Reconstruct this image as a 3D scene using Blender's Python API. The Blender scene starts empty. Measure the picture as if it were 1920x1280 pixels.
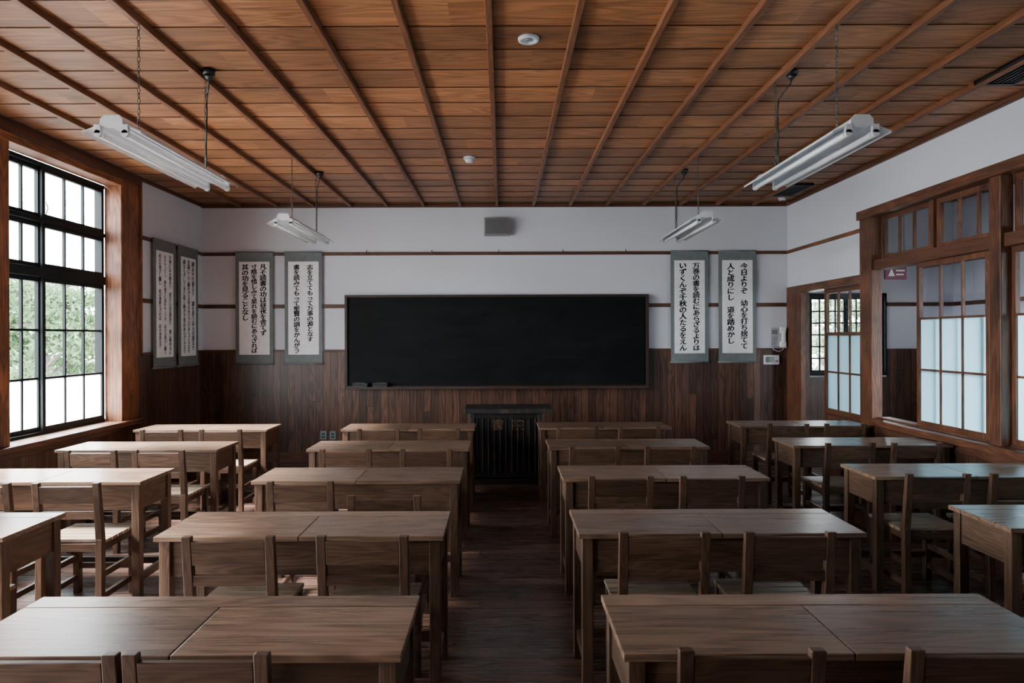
import bpy, math, random
from mathutils import Vector, Matrix
random.seed(7)
scene = bpy.context.scene
COL = scene.collection

# ------------------------------------------------------------------ mesh builder
class MB:
    def __init__(s):
        s.v=[]; s.f=[]; s.m=[]; s.sm=[]
    def box(s,x0,x1,y0,y1,z0,z1,mat=0):
        if x0>x1:x0,x1=x1,x0
        if y0>y1:y0,y1=y1,y0
        if z0>z1:z0,z1=z1,z0
        b=len(s.v)
        s.v+=[(x0,y0,z0),(x1,y0,z0),(x1,y1,z0),(x0,y1,z0),(x0,y0,z1),(x1,y0,z1),(x1,y1,z1),(x0,y1,z1)]
        for f in [(0,3,2,1),(4,5,6,7),(0,1,5,4),(1,2,6,5),(2,3,7,6),(3,0,4,7)]:
            s.f.append(tuple(b+i for i in f)); s.m.append(mat); s.sm.append(False)
    def ubox(s,ax,u0,u1,z0,z1,n0,n1,mat=0):
        if ax=='Y': s.box(n0,n1,u0,u1,z0,z1,mat)
        else: s.box(u0,u1,n0,n1,z0,z1,mat)
    def hexa(s,p,mat=0):
        b=len(s.v); s.v+=[tuple(q) for q in p]
        for f in [(0,3,2,1),(4,5,6,7),(0,1,5,4),(1,2,6,5),(2,3,7,6),(3,0,4,7)]:
            s.f.append(tuple(b+i for i in f)); s.m.append(mat); s.sm.append(False)
    def face(s,pts,mat=0):
        b=len(s.v); s.v+=[tuple(p) for p in pts]
        s.f.append(tuple(range(b,b+len(pts)))); s.m.append(mat); s.sm.append(False)
    def cyl(s,p0,p1,r0,r1=None,n=12,mat=0,cap=True):
        if r1 is None:r1=r0
        p0=Vector(p0);p1=Vector(p1);d=(p1-p0).normalized()
        a=Vector((0,0,1)) if abs(d.z)<.9 else Vector((1,0,0))
        u=d.cross(a).normalized(); w=d.cross(u).normalized()
        b=len(s.v)
        for i in range(n):
            t=2*math.pi*i/n; o=u*math.cos(t)+w*math.sin(t)
            s.v.append(tuple(p0+o*r0)); s.v.append(tuple(p1+o*r1))
        for i in range(n):
            j=(i+1)%n
            s.f.append((b+2*i,b+2*j,b+2*j+1,b+2*i+1)); s.m.append(mat); s.sm.append(True)
        if cap:
            s.f.append(tuple(b+2*i for i in range(n))[::-1]); s.m.append(mat); s.sm.append(False)
            s.f.append(tuple(b+2*i+1 for i in range(n))); s.m.append(mat); s.sm.append(False)
    def torus(s,c,R,r,u,w,sx=1,sy=1,n=10,k=5,mat=0):
        c=Vector(c);u=Vector(u).normalized();w=Vector(w).normalized();nn=u.cross(w)
        b=len(s.v)
        for i in range(n):
            t=2*math.pi*i/n; rad=u*math.cos(t)*sx+w*math.sin(t)*sy; dr=rad.normalized()
            for j in range(k):
                q=2*math.pi*j/k
                s.v.append(tuple(c+rad*R+dr*r*math.cos(q)+nn*r*math.sin(q)))
        for i in range(n):
            for j in range(k):
                a=(i+1)%n; e=(j+1)%k
                s.f.append((b+i*k+j,b+a*k+j,b+a*k+e,b+i*k+e)); s.m.append(mat); s.sm.append(True)
    def tube(s,pts,r,n=6,mat=0):
        for a,b in zip(pts[:-1],pts[1:]): s.cyl(a,b,r,r,n,mat)
    def prism(s,prof,y0,y1,mat=0):
        b=len(s.v);n=len(prof)
        for x,z in prof: s.v.append((x,y0,z))
        for x,z in prof: s.v.append((x,y1,z))
        for i in range(n):
            j=(i+1)%n
            s.f.append((b+i,b+j,b+n+j,b+n+i)); s.m.append(mat); s.sm.append(False)
        s.f.append(tuple(b+i for i in range(n))[::-1]); s.m.append(mat); s.sm.append(False)
        s.f.append(tuple(b+n+i for i in range(n))); s.m.append(mat); s.sm.append(False)
    def mesh(s,name,mats,fix=True):
        me=bpy.data.meshes.new(name); me.from_pydata(s.v,[],s.f)
        for m in mats: me.materials.append(m)
        for p,mi,sm in zip(me.polygons,s.m,s.sm):
            p.material_index=mi; p.use_smooth=sm
        if fix:
            import bmesh
            bm=bmesh.new(); bm.from_mesh(me); bmesh.ops.recalc_face_normals(bm,faces=bm.faces); bm.to_mesh(me); bm.free()
        me.update(); return me

def add(name,mb,mats,parent=None,bevel=0,label=None,cat=None,kind=None,group=None,loc=None,rotz=0,fix=True):
    me = mb if isinstance(mb,bpy.types.Mesh) else mb.mesh(name,mats,fix)
    o=bpy.data.objects.new(name,me); COL.objects.link(o)
    if parent is not None: o.parent=parent
    if loc is not None: o.location=loc
    if rotz: o.rotation_euler=(0,0,rotz)
    if bevel:
        m=o.modifiers.new('Bevel','BEVEL'); m.width=bevel; m.segments=2; m.limit_method='ANGLE'; m.angle_limit=math.radians(40)
    if label:o['label']=label
    if cat:o['category']=cat
    if kind:o['kind']=kind
    if group:o['group']=group
    return o
def empty(name,loc=(0,0,0),label=None,cat=None,group=None,rotz=0,kind=None):
    o=bpy.data.objects.new(name,None); o.empty_display_size=.1; COL.objects.link(o); o.location=loc
    o.rotation_euler=(0,0,rotz)
    if label:o['label']=label
    if cat:o['category']=cat
    if group:o['group']=group
    if kind:o['kind']=kind
    return o
def copy_thing(src,loc,rotz=None,label=None):
    n=src.copy(); COL.objects.link(n); n.location=loc
    if rotz is not None: n.rotation_euler=(0,0,rotz)
    if label:n['label']=label
    for c in src.children:
        k=c.copy(); COL.objects.link(k); k.parent=n
        for g in c.children:
            h=g.copy(); COL.objects.link(h); h.parent=k
    return n

# ------------------------------------------------------------------ materials
class NT:
    def __init__(s,name):
        s.mat=bpy.data.materials.new(name); s.mat.use_nodes=True
        s.t=s.mat.node_tree; s.n=s.t.nodes; s.l=s.t.links
        s.b=s.n['Principled BSDF']; s.out=s.n['Material Output']
    def node(s,typ,**kw):
        x=s.n.new(typ)
        for k,v in kw.items(): setattr(x,k,v)
        return x
    def link(s,a,b): s.l.new(a,b)
    def math(s,op,a,b=None,c=None):
        x=s.node('ShaderNodeMath',operation=op)
        for i,q in enumerate((a,b,c)):
            if q is None: continue
            if isinstance(q,(int,float)): x.inputs[i].default_value=q
            else: s.link(q,x.inputs[i])
        return x.outputs[0]
    def ramp(s,fac,stops):
        x=s.node('ShaderNodeValToRGB'); e=x.color_ramp.elements
        while len(e)<len(stops): e.new(.5)
        for el,(p,c) in zip(e,stops):
            el.position=p; el.color=(*c,1) if isinstance(c,tuple) else (c,c,c,1)
        s.link(fac,x.inputs[0]); return x.outputs[0]
def set_in(b,k,v):
    if k in b.inputs: b.inputs[k].default_value=v

def simple(name,col,rough=.5,metal=0,noise=0,spec=.5):
    m=NT(name); m.b.inputs['Roughness'].default_value=rough; m.b.inputs['Metallic'].default_value=metal
    set_in(m.b,'Specular IOR Level',spec)
    tc=m.node('ShaderNodeTexCoord'); nz=m.node('ShaderNodeTexNoise'); nz.inputs['Scale'].default_value=14
    nz.inputs['Detail'].default_value=4
    m.link(tc.outputs['Object'],nz.inputs['Vector'])
    k=max(noise,.06)
    c=m.ramp(nz.outputs['Fac'],[(.3,tuple(q*(1-k) for q in col)),(.7,tuple(min(1,q*(1+k)) for q in col))])
    m.link(c,m.b.inputs['Base Color'])
    return m.mat

def wood(name,axis,c1,c2,rough=.45,scale=1.0,rand=.25,bump=.15,spec=.4,rings=.22,worn=0.0,fine=110):
    """grain along axis"""
    m=NT(name)
    tc=m.node('ShaderNodeTexCoord'); oi=m.node('ShaderNodeObjectInfo')
    off=m.node('ShaderNodeVectorMath',operation='SCALE'); off.inputs[0].default_value=(7.3,11.1,5.7)
    m.link(oi.outputs['Random'],off.inputs['Scale'])
    ad=m.node('ShaderNodeVectorMath',operation='ADD'); m.link(tc.outputs['Object'],ad.inputs[0]); m.link(off.outputs[0],ad.inputs[1])
    mp=m.node('ShaderNodeMapping'); sc=[7*scale]*3; sc['XYZ'.index(axis)]=.8*scale; mp.inputs['Scale'].default_value=sc
    m.link(ad.outputs[0],mp.inputs['Vector'])
    n1=m.node('ShaderNodeTexNoise'); n1.inputs['Scale'].default_value=1.3; n1.inputs['Detail'].default_value=1.5; n1.inputs['Distortion'].default_value=.3
    m.link(mp.outputs[0],n1.inputs['Vector'])
    r=m.math('SINE',m.math('MULTIPLY',n1.outputs['Fac'],75)); r=m.math('MULTIPLY_ADD',r,.5,.5)
    mp2=m.node('ShaderNodeMapping'); sc=[fine*scale]*3; sc['XYZ'.index(axis)]=4*scale; mp2.inputs['Scale'].default_value=sc
    m.link(ad.outputs[0],mp2.inputs['Vector'])
    n2=m.node('ShaderNodeTexNoise'); n2.inputs['Scale'].default_value=1; n2.inputs['Detail'].default_value=4; m.link(mp2.outputs[0],n2.inputs['Vector'])
    f=m.math('ADD',m.math('MULTIPLY',r,rings),m.math('MULTIPLY',n2.outputs['Fac'],1-rings))
    f=m.math('ADD',f,m.math('MULTIPLY_ADD',n1.outputs['Fac'],.3,-.15))
    c=m.ramp(f,[(.22,c1),(.78,c2)])
    v=m.math('MULTIPLY_ADD',oi.outputs['Random'],rand*2,1-rand)
    if worn:
        nb=m.node('ShaderNodeTexNoise'); nb.inputs['Scale'].default_value=4; nb.inputs['Detail'].default_value=6; m.link(ad.outputs[0],nb.inputs['Vector'])
        v=m.math('MULTIPLY',v,m.math('MULTIPLY_ADD',nb.outputs['Fac'],worn*4,1-worn*2))
    hv=m.node('ShaderNodeHueSaturation'); m.link(c,hv.inputs['Color']); m.link(v,hv.inputs['Value'])
    m.link(hv.outputs[0],m.b.inputs['Base Color'])
    rr=m.math('MULTIPLY_ADD',n2.outputs['Fac'],.12,rough-.06); m.link(rr,m.b.inputs['Roughness'])
    set_in(m.b,'Specular IOR Level',spec)
    if bump>0:
        bp=m.node('ShaderNodeBump'); bp.inputs['Strength'].default_value=bump; bp.inputs['Distance'].default_value=.003
        m.link(f,bp.inputs['Height']); m.link(bp.outputs[0],m.b.inputs['Normal'])
    return m.mat

def planks(name,across,along,w,L,c1,c2,rough=.4,var=.35,gap=.03,gapdark=.25,bump=.3,spec=.4,big=0.0,grainbump=.2):
    m=NT(name)
    tc=m.node('ShaderNodeTexCoord'); sp=m.node('ShaderNodeSeparateXYZ'); m.link(tc.outputs['Object'],sp.inputs[0])
    A=sp.outputs['XYZ'.index(across)]; B=sp.outputs['XYZ'.index(along)]
    a=m.math('DIVIDE',A,w); row=m.math('FLOOR',a)
    fr=m.math('SUBTRACT',a,row)
    b=m.math('ADD',m.math('DIVIDE',B,L),m.math('MULTIPLY',row,.377)); seg=m.math('FLOOR',b); fb=m.math('SUBTRACT',b,seg)
    cb=m.node('ShaderNodeCombineXYZ'); m.link(row,cb.inputs[0]); m.link(seg,cb.inputs[1])
    wn=m.node('ShaderNodeTexWhiteNoise',noise_dimensions='2D'); m.link(cb.outputs[0],wn.inputs['Vector'])
    off=m.node('ShaderNodeVectorMath',operation='SCALE'); off.inputs['Scale'].default_value=9; m.link(wn.outputs['Color'],off.inputs[0])
    ad=m.node('ShaderNodeVectorMath',operation='ADD'); m.link(tc.outputs['Object'],ad.inputs[0]); m.link(off.outputs[0],ad.inputs[1])
    def mapn(ac,al,dist=0,det=4):
        mp=m.node('ShaderNodeMapping'); sc=[ac]*3; sc['XYZ'.index(along)]=al; mp.inputs['Scale'].default_value=sc
        m.link(ad.outputs[0],mp.inputs['Vector']); n=m.node('ShaderNodeTexNoise'); n.inputs['Scale'].default_value=1
        n.inputs['Detail'].default_value=det; n.inputs['Distortion'].default_value=dist; m.link(mp.outputs[0],n.inputs['Vector']); return n.outputs['Fac']
    n1=mapn(8,.9,.3,1.5); n2=mapn(90,3)
    r=m.math('MULTIPLY_ADD',m.math('SINE',m.math('MULTIPLY',n1,70)),.5,.5)
    f=m.math('ADD',m.math('MULTIPLY',r,.28),m.math('MULTIPLY',n2,.72))
    f=m.math('ADD',f,m.math('MULTIPLY_ADD',n1,.4,-.2))
    c=m.ramp(f,[(.2,c1),(.8,c2)])
    v=m.math('MULTIPLY_ADD',wn.outputs['Value'],var*2,1-var)
    if big:
        nb=m.node('ShaderNodeTexNoise'); nb.inputs['Scale'].default_value=1.1; nb.inputs['Detail'].default_value=3; m.link(tc.outputs['Object'],nb.inputs['Vector'])
        v=m.math('MULTIPLY',v,m.math('MULTIPLY_ADD',nb.outputs['Fac'],big*2,1-big))
    g=m.math('MINIMUM',fr,m.math('SUBTRACT',1.0,fr)); g=m.math('LESS_THAN',g,gap)
    g2=m.math('MINIMUM',fb,m.math('SUBTRACT',1.0,fb)); g2=m.math('LESS_THAN',g2,gap*w/L)
    g=m.math('MAXIMUM',g,g2)
    v=m.math('MULTIPLY',v,m.math('MULTIPLY_ADD',g,gapdark-1,1))
    hv=m.node('ShaderNodeHueSaturation'); m.link(c,hv.inputs['Color']); m.link(v,hv.inputs['Value'])
    m.link(hv.outputs[0],m.b.inputs['Base Color'])
    m.link(m.math('MULTIPLY_ADD',n2,.16,rough-.08),m.b.inputs['Roughness'])
    set_in(m.b,'Specular IOR Level',spec)
    h=m.math('SUBTRACT',m.math('MULTIPLY',f,grainbump),g)
    bp=m.node('ShaderNodeBump'); bp.inputs['Strength'].default_value=bump; bp.inputs['Distance'].default_value=.006
    m.link(h,bp.inputs['Height']); m.link(bp.outputs[0],m.b.inputs['Normal'])
    return m.mat

def plaster(name,col):
    m=NT(name); tc=m.node('ShaderNodeTexCoord')
    n=m.node('ShaderNodeTexNoise'); n.inputs['Scale'].default_value=1.3; n.inputs['Detail'].default_value=6; m.link(tc.outputs['Object'],n.inputs['Vector'])
    n2=m.node('ShaderNodeTexNoise'); n2.inputs['Scale'].default_value=60; n2.inputs['Detail'].default_value=5; m.link(tc.outputs['Object'],n2.inputs['Vector'])
    c=m.ramp(n.outputs['Fac'],[(.3,tuple(q*.94 for q in col)),(.7,col)]); m.link(c,m.b.inputs['Base Color'])
    m.b.inputs['Roughness'].default_value=.85
    bp=m.node('ShaderNodeBump'); bp.inputs['Strength'].default_value=.12; bp.inputs['Distance'].default_value=.003
    m.link(n2.outputs['Fac'],bp.inputs['Height']); m.link(bp.outputs[0],m.b.inputs['Normal']); return m.mat

def glass(name,col=(.95,.97,1),refl=.06):
    m=NT(name); m.n.remove(m.b)
    t=m.node('ShaderNodeBsdfTransparent'); t.inputs[0].default_value=(*col,1)
    g=m.node('ShaderNodeBsdfGlossy'); g.inputs['Roughness'].default_value=.03
    nz=m.node('ShaderNodeTexNoise'); nz.inputs['Scale'].default_value=2; tc=m.node('ShaderNodeTexCoord'); m.link(tc.outputs['Object'],nz.inputs['Vector'])
    f=m.math('MULTIPLY_ADD',nz.outputs['Fac'],.02,refl)
    x=m.node('ShaderNodeMixShader'); m.link(f,x.inputs[0]); m.link(t.outputs[0],x.inputs[1]); m.link(g.outputs[0],x.inputs[2])
    m.link(x.outputs[0],m.out.inputs['Surface']); return m.mat
def frosted(name,col,tr=0.0):
    m=NT(name); m.n.remove(m.b)
    t=m.node('ShaderNodeBsdfTranslucent')
    d=m.node('ShaderNodeBsdfDiffuse'); d.inputs[0].default_value=(*[q*.8 for q in col],1)
    nz=m.node('ShaderNodeTexNoise'); nz.inputs['Scale'].default_value=3; tc=m.node('ShaderNodeTexCoord'); m.link(tc.outputs['Object'],nz.inputs['Vector'])
    c=m.ramp(nz.outputs['Fac'],[(.3,tuple(q*.93 for q in col)),(.7,col)]); m.link(c,t.inputs[0])
    x=m.node('ShaderNodeMixShader'); x.inputs[0].default_value=.10; m.link(t.outputs[0],x.inputs[1]); m.link(d.outputs[0],x.inputs[2])
    o=x
    if tr:
        p=m.node('ShaderNodeBsdfTransparent'); o=m.node('ShaderNodeMixShader'); o.inputs[0].default_value=tr; m.link(x.outputs[0],o.inputs[1]); m.link(p.outputs[0],o.inputs[2])
    m.link(o.outputs[0],m.out.inputs['Surface']); return m.mat

M={}
for ax in 'XYZ':
    M['desk'+ax]=wood('desk_wood_'+ax,ax,(.032,.017,.010),(.110,.062,.038),rough=.38,scale=1.3,rand=.25,bump=.08)
    M['chair'+ax]=wood('chair_wood_'+ax,ax,(.027,.014,.0085),(.096,.052,.031),rough=.36,scale=1.6,rand=.28,bump=.08)
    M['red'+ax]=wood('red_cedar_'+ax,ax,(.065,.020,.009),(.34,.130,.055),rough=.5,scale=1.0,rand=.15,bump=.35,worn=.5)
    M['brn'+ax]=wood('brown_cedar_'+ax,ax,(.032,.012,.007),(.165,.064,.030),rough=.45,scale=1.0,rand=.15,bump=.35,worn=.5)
    M['trim'+ax]=wood('dark_trim_'+ax,ax,(.040,.015,.008),(.13,.048,.024),rough=.5,scale=1.0,rand=.1)
    M['bat'+ax]=wood('batten_wood_'+ax,ax,(.095,.033,.014),(.22,.086,.038),rough=.5,scale=1.2,rand=.15)
M['top']=wood('desk_top_wood','X',(.072,.042,.026),(.20,.122,.077),rough=.29,scale=.9,rand=.22,bump=0,spec=.6,fine=150,rings=.3)
M['seat']=wood('seat_slat_wood','X',(.16,.11,.075),(.34,.25,.175),rough=.36,scale=1.2,rand=.12,bump=.03)
M['ceil']=planks('ceiling_boards','Y','X',.28,1.72,(.135,.050,.018),(.40,.172,.070),rough=.5,var=.27,gap=.0,bump=.08,big=.3)
M['ceilshade']=simple('ceiling_lap_edge_shadow',(.070,.026,.010),.7)  # dark colour on the riser faces paints the shadow line at each board lap
M['floor']=planks('floor_boards','Y','X',.115,1.9,(.036,.019,.013),(.105,.057,.040),rough=.28,var=.38,gap=.04,gapdark=.08,bump=.2,spec=.55,grainbump=.02)
M['wainX']=planks('wainscot_boards_back','X','Z',.084,4,(.026,.012,.008),(.120,.054,.032),rough=.38,var=.4,gap=.045,gapdark=.2,big=.3)
M['wainY']=planks('wainscot_boards_side','Y','Z',.084,4,(.026,.012,.008),(.120,.054,.032),rough=.38,var=.4,gap=.045,gapdark=.2,big=.3)
M['plaster']=plaster('white_plaster',(.66,.68,.74))
M['frame']=simple('dark_window_paint',(.009,.013,.014),.5,spec=.15)
M['bbframe']=wood('blackboard_frame_wood','X',(.018,.010,.007),(.05,.026,.017),rough=.5)
M['glass']=glass('window_glass'); M['frost']=frosted('frosted_glass',(.95,.97,.98),.35); M['frostb']=frosted('blue_frosted_glass',(.48,.82,.94))
M['white']=simple('white_enamel',(.62,.64,.68),.3); M['whitetube']=simple('tube_glass_white',(.92,.94,.96),.15)
M['greyp']=simple('grey_plastic',(.20,.20,.20),.5); M['dgrey']=simple('dark_grey_mesh',(.11,.11,.11),.7)
M['lgrey']=simple('light_grey_plastic',(.42,.43,.45),.45)
M['black']=simple('black_plastic',(.012,.012,.012),.4); M['metal']=simple('chain_metal',(.12,.11,.10),.45,.7)
M['cloth']=simple('grey_green_brocade',(.150,.172,.170),.85,noise=.12); M['paper']=simple('white_paper',(.88,.89,.90),.8)
M['ink']=simple('black_ink',(.005,.005,.006),.7,spec=.15)
M['cyan']=simple('pale_blue_plastic',(.16,.20,.21),.4); M['lcd']=simple('dark_lcd',(.05,.07,.07),.2)
M['magenta']=simple('magenta_sign_face',(.20,.025,.065),.5)
M['ground']=simple('pale_gravel',(.17,.17,.16),.9,noise=.2)
M['foliage']=simple('pine_needles',(.125,.205,.090),.7,noise=.35); M['bark']=simple('pine_bark',(.15,.13,.11),.9,noise=.3)

def blackboard_mat():
    m=NT('blackboard_slate'); tc=m.node('ShaderNodeTexCoord')
    mp=m.node('ShaderNodeMapping'); mp.inputs['Scale'].default_value=(.7,1,2.2); m.link(tc.outputs['Object'],mp.inputs['Vector'])
    n=m.node('ShaderNodeTexNoise'); n.inputs['Scale'].default_value=2.2; n.inputs['Detail'].default_value=8; n.inputs['Distortion'].default_value=1.2
    m.link(mp.outputs[0],n.inputs['Vector'])
    c=m.ramp(n.outputs['Fac'],[(.35,(.0035,.004,.0042)),(.8,(.009,.010,.011))]); m.link(c,m.b.inputs['Base Color'])
    m.b.inputs['Roughness'].default_value=.6; set_in(m.b,'Specular IOR Level',.1); return m.mat
M['board']=blackboard_mat()
def lectern_mat(name,c1,c2):
    m=NT(name); tc=m.node('ShaderNodeTexCoord')
    mp=m.node('ShaderNodeMapping'); mp.inputs['Scale'].default_value=(18,18,5); m.link(tc.outputs['Object'],mp.inputs['Vector'])
    n=m.node('ShaderNodeTexNoise'); n.inputs['Scale'].default_value=1; n.inputs['Detail'].default_value=9; m.link(mp.outputs[0],n.inputs['Vector'])
    c=m.ramp(n.outputs['Fac'],[(.5,c1),(.75,c2)]); m.link(c,m.b.inputs['Base Color'])
    m.b.inputs['Roughness'].default_value=.38; return m.mat
M['lacq']=lectern_mat('worn_black_lacquer',(.006,.006,.006),(.03,.02,.014)); M['lacqs']=lectern_mat('worn_black_lacquer_slats',(.014,.013,.013),(.08,.055,.04))
def gold_mat():
    m=NT('worn_gold_paint'); tc=m.node('ShaderNodeTexCoord')
    n=m.node('ShaderNodeTexNoise'); n.inputs['Scale'].default_value=60; n.inputs['Detail'].default_value=6; m.link(tc.outputs['Object'],n.inputs['Vector'])
    c=m.ramp(n.outputs['Fac'],[(.46,(.012,.01,.009)),(.60,(.19,.085,.028))]); m.link(c,m.b.inputs['Base Color']); m.b.inputs['Roughness'].default_value=.5; return m.mat
M['gold']=gold_mat()

# ------------------------------------------------------------------ dimensions
XL,XR,YB,YF,ZC=-3.52,3.352,8.02,-2.6,3.026
XH=5.3   # corridor outer wall

# ------------------------------------------------------------------ shell
mb=MB(); mb.box(XL-.25,XH+.15,YF-.15,YB+.15,-.12,0); add('floor',mb,[M['floor']],kind='structure')
OFF=.084
mb=MB(); k=math.floor((YF-.3)/.28)
while k*.28+OFF<YB:
    a=k*.28; b=min((k+1)*.28,YB+.01-OFF)
    mb.face([(XL,a,ZC),(XL,b,ZC+.006),(XR,b,ZC+.006),(XR,a,ZC)],0)
    mb.face([(XL,b,ZC+.006),(XL,b,ZC),(XR,b,ZC),(XR,b,ZC+.006)],1)
    k+=1
mb.box(XL-.25,XH+.15,YF-.15-OFF,YB+.15-OFF,ZC+.03,ZC+.15,0)
mb.box(XR+.12,XH,YF-OFF,YB-OFF,ZC,ZC+.03,0)
add('ceiling',mb,[M['ceil'],M['ceilshade']],kind='structure',fix=False,loc=(0,OFF,0))
tn=[0]
def trim(mb_,mats,bevel=.003):
    tn[0]+=1; return add('trim_%d'%tn[0],mb_,mats,kind='structure',bevel=bevel)
for i in range(-8,8):
    x=-.06+i*.429
    if x<XL+.1 or x>XR-.1: continue
    mb=MB(); mb.box(x-.016,x+.016,YF,YB-.035,ZC-.034,ZC+.004); trim(mb,[M['batY']])
# back wall
mb=MB(); mb.box(XL-.25,XR+.12,YB,YB+.15,0,ZC+.03); add('wall_back',mb,[M['plaster']],kind='structure')
mb=MB(); mb.box(XL+.02,XR,YB-.022,YB,.10,1.295); trim(mb,[M['wainX']],0)
mb=MB(); mb.box(XL+.02,XR,YB-.035,YB,1.295,1.322); trim(mb,[M['trimX']])
mb=MB(); mb.box(XL+.02,XR,YB-.036,YB,0,.12); add('baseboard_back',mb,[M['trimX']],kind='structure',bevel=.003)
for z0,z1 in ((2.425,2.462),(1.808,1.852)):
    mb=MB(); mb.box(XL,XR,YB-.022,YB,z0,z1); trim(mb,[M['trimX']])
mb=MB(); mb.box(XL,XR,YB-.03,YB,2.985,ZC); trim(mb,[M['trimX']])
mb=MB(); mb.box(XL-.25,XH+.15,YF-.15,YF,0,ZC+.03); add('wall_rear',mb,[M['wainX']],kind='structure')  # unseen wall behind the camera, boarded dark to cut fill light

# left wall ---------------------------------------------------------
WB=[(4.85,6.275),(3.11,4.53),(1.37,2.79),(-.37,1.05)]
mb=MB()
mb.box(XL-.2,XL,6.275+.1,YB,0,ZC)
mb.box(XL-.2,XL,YF,6.375,0,.66)
mb.box(XL-.2,XL,YF,6.375,2.95,ZC)
mb.box(XL-.2,XL,YF,-.37,.66,2.95)
for a,b in zip(WB[:-1],WB[1:]): mb.box(XL-.2,XL-.14,b[1]+.02,a[0]-.02,.66,2.95)
add('wall_left',mb,[M['plaster']],kind='structure')
def post_left(y0,y1):
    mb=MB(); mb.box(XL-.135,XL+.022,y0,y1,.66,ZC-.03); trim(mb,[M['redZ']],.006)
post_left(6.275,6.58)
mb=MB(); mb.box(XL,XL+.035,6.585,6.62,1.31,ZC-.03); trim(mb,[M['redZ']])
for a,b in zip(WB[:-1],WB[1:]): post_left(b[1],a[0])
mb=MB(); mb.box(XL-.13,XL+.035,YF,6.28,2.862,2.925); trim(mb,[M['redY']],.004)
mb=MB(); mb.box(XL-.0,XL+.05,YF,6.58,2.93,2.99); trim(mb,[M['trimY']],.004)
mb=MB(); mb.box(XL-.14,XL+.075,YF,6.60,.655,.70); trim(mb,[M['brnY']],.006)
mb=MB(); mb.box(XL,XL+.03,YF,6.58,.60,.655); trim(mb,[M['trimY']],.004)
mb=MB(); mb.box(XL,XL+.022,6.58,YB-.022,.10,1.295); trim(mb,[M['wainY']],0)
mb=MB(); mb.box(XL,XL+.022,YF,6.58,.10,.60); trim(mb,[M['wainY']],0)
mb=MB(); mb.box(XL,XL+.035,6.62,YB-.035,1.295,1.322); trim(mb,[M['trimY']])
mb=MB(); mb.box(XL,XL+.036,YF,YB-.036,0,.12); add('baseboard_left',mb,[M['trimY']],kind='structure',bevel=.003)
for z0,z1 in ((2.425,2.462),(1.808,1.852)):
    mb=MB(); mb.box(XL,XL+.022,6.62,YB-.022,z0,z1); trim(mb,[M['trimY']])
mb=MB(); mb.box(XL,XL+.03,YF,YB-.03,2.99,ZC); trim(mb,[M['trimY']])

def sash(fr,gl,ax,u0,u1,z0,z1,cols,rows,nc,st=.045,mu=.014,th=.035,rail=None):
    rail=rail or st
    fr.ubox(ax,u0,u0+st,z0,z1,nc-th/2,nc+th/2); fr.ubox(ax,u1-st,u1,z0,z1,nc-th/2,nc+th/2)
    fr.ubox(ax,u0+st,u1-st,z0,z0+rail,nc-th/2,nc+th/2); fr.ubox(ax,u0+st,u1-st,z1-rail,z1,nc-th/2,nc+th/2)
    a,b=u0+st,u1-st; c,d=z0+rail,z1-rail
    for i in range(1,cols):
        u=a+(b-a)*i/cols; fr.ubox(ax,u-mu/2,u+mu/2,c,d,nc-th*.35,nc+th*.35)
    for j in range(1,rows):
        z=c+(d-c)*j/rows; fr.ubox(ax,a,b,z-mu/2,z+mu/2,nc-th*.3,nc+th*.3)
    def pane(g,za,zb):
        if ax=='Y': g.face([(nc,a,za),(nc,b,za),(nc,b,zb),(nc,a,zb)])
        else: g.face([(a,nc,za),(b,nc,za),(b,nc,zb),(a,nc,zb)])
    return pane,(c,d,rows)
wn=[0]
def left_window(y0,y1,full=True):
    wn[0]+=1
    root=MB(); xc=XL-.115-.045
    root.box(xc-.05,xc+.022,y0-.01,y0+.03,.70,2.862); root.box(xc-.05,xc+.022,y1-.03,y1+.0,.70,2.862)
    root.box(xc-.05,xc+.035,y0,y1,2.385,2.42); root.box(xc-.05,xc+.035,y0,y1,1.95,2.025)
    root.box(xc-.05,xc+.03,y0,y1,2.83,2.862); root.box(xc-.05,xc+.03,y0,y1,.70,.725)
    r=add('window_%d'%wn[0],root,[M['frame']],kind='structure',bevel=.002,label='dark painted multi-pane timber window with transom lights')
    ym=(y0+y1)/2 if not full else 5.435
    for i,(a,b) in enumerate(((y0+.0,ym+.012),(ym-.012,y1-.01))):
        for (z0,z1,rows,fro) in ((2.42,2.83,1,False),(2.025,2.385,1,False),(.725,1.95,3,True)):
            fr=MB(); g=MB(); g2=MB()
            n=xc+(.012 if i else -.012)
            pane,(c,d,rw)=sash(fr,g,'Y',a,b,z0,z1,3,rows,n,st=.038,mu=.018,th=.03,rail=.036)
            o=add('sash',fr,[M['frame']],parent=r)
            if fro:
                zz=c+(d-c)/3; pane(g,zz,d); pane(g2,c,zz)
                add('frosted_glass',g2,[M['frost']],parent=o,fix=False)
            else: pane(g,c,d)
            add('window_glass',g,[M['glass']],parent=o,fix=False)
    mb=MB(); mb.tube([(xc+.05,ym,2.55),(xc+.06,ym+.01,2.50),(xc+.05,ym,2.45)],.004); add('window_latch',mb,[M['black']],parent=r)
    return r
left_window(4.85,6.275); 
for a,b in WB[1:]: left_window(a,b,False)

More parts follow.
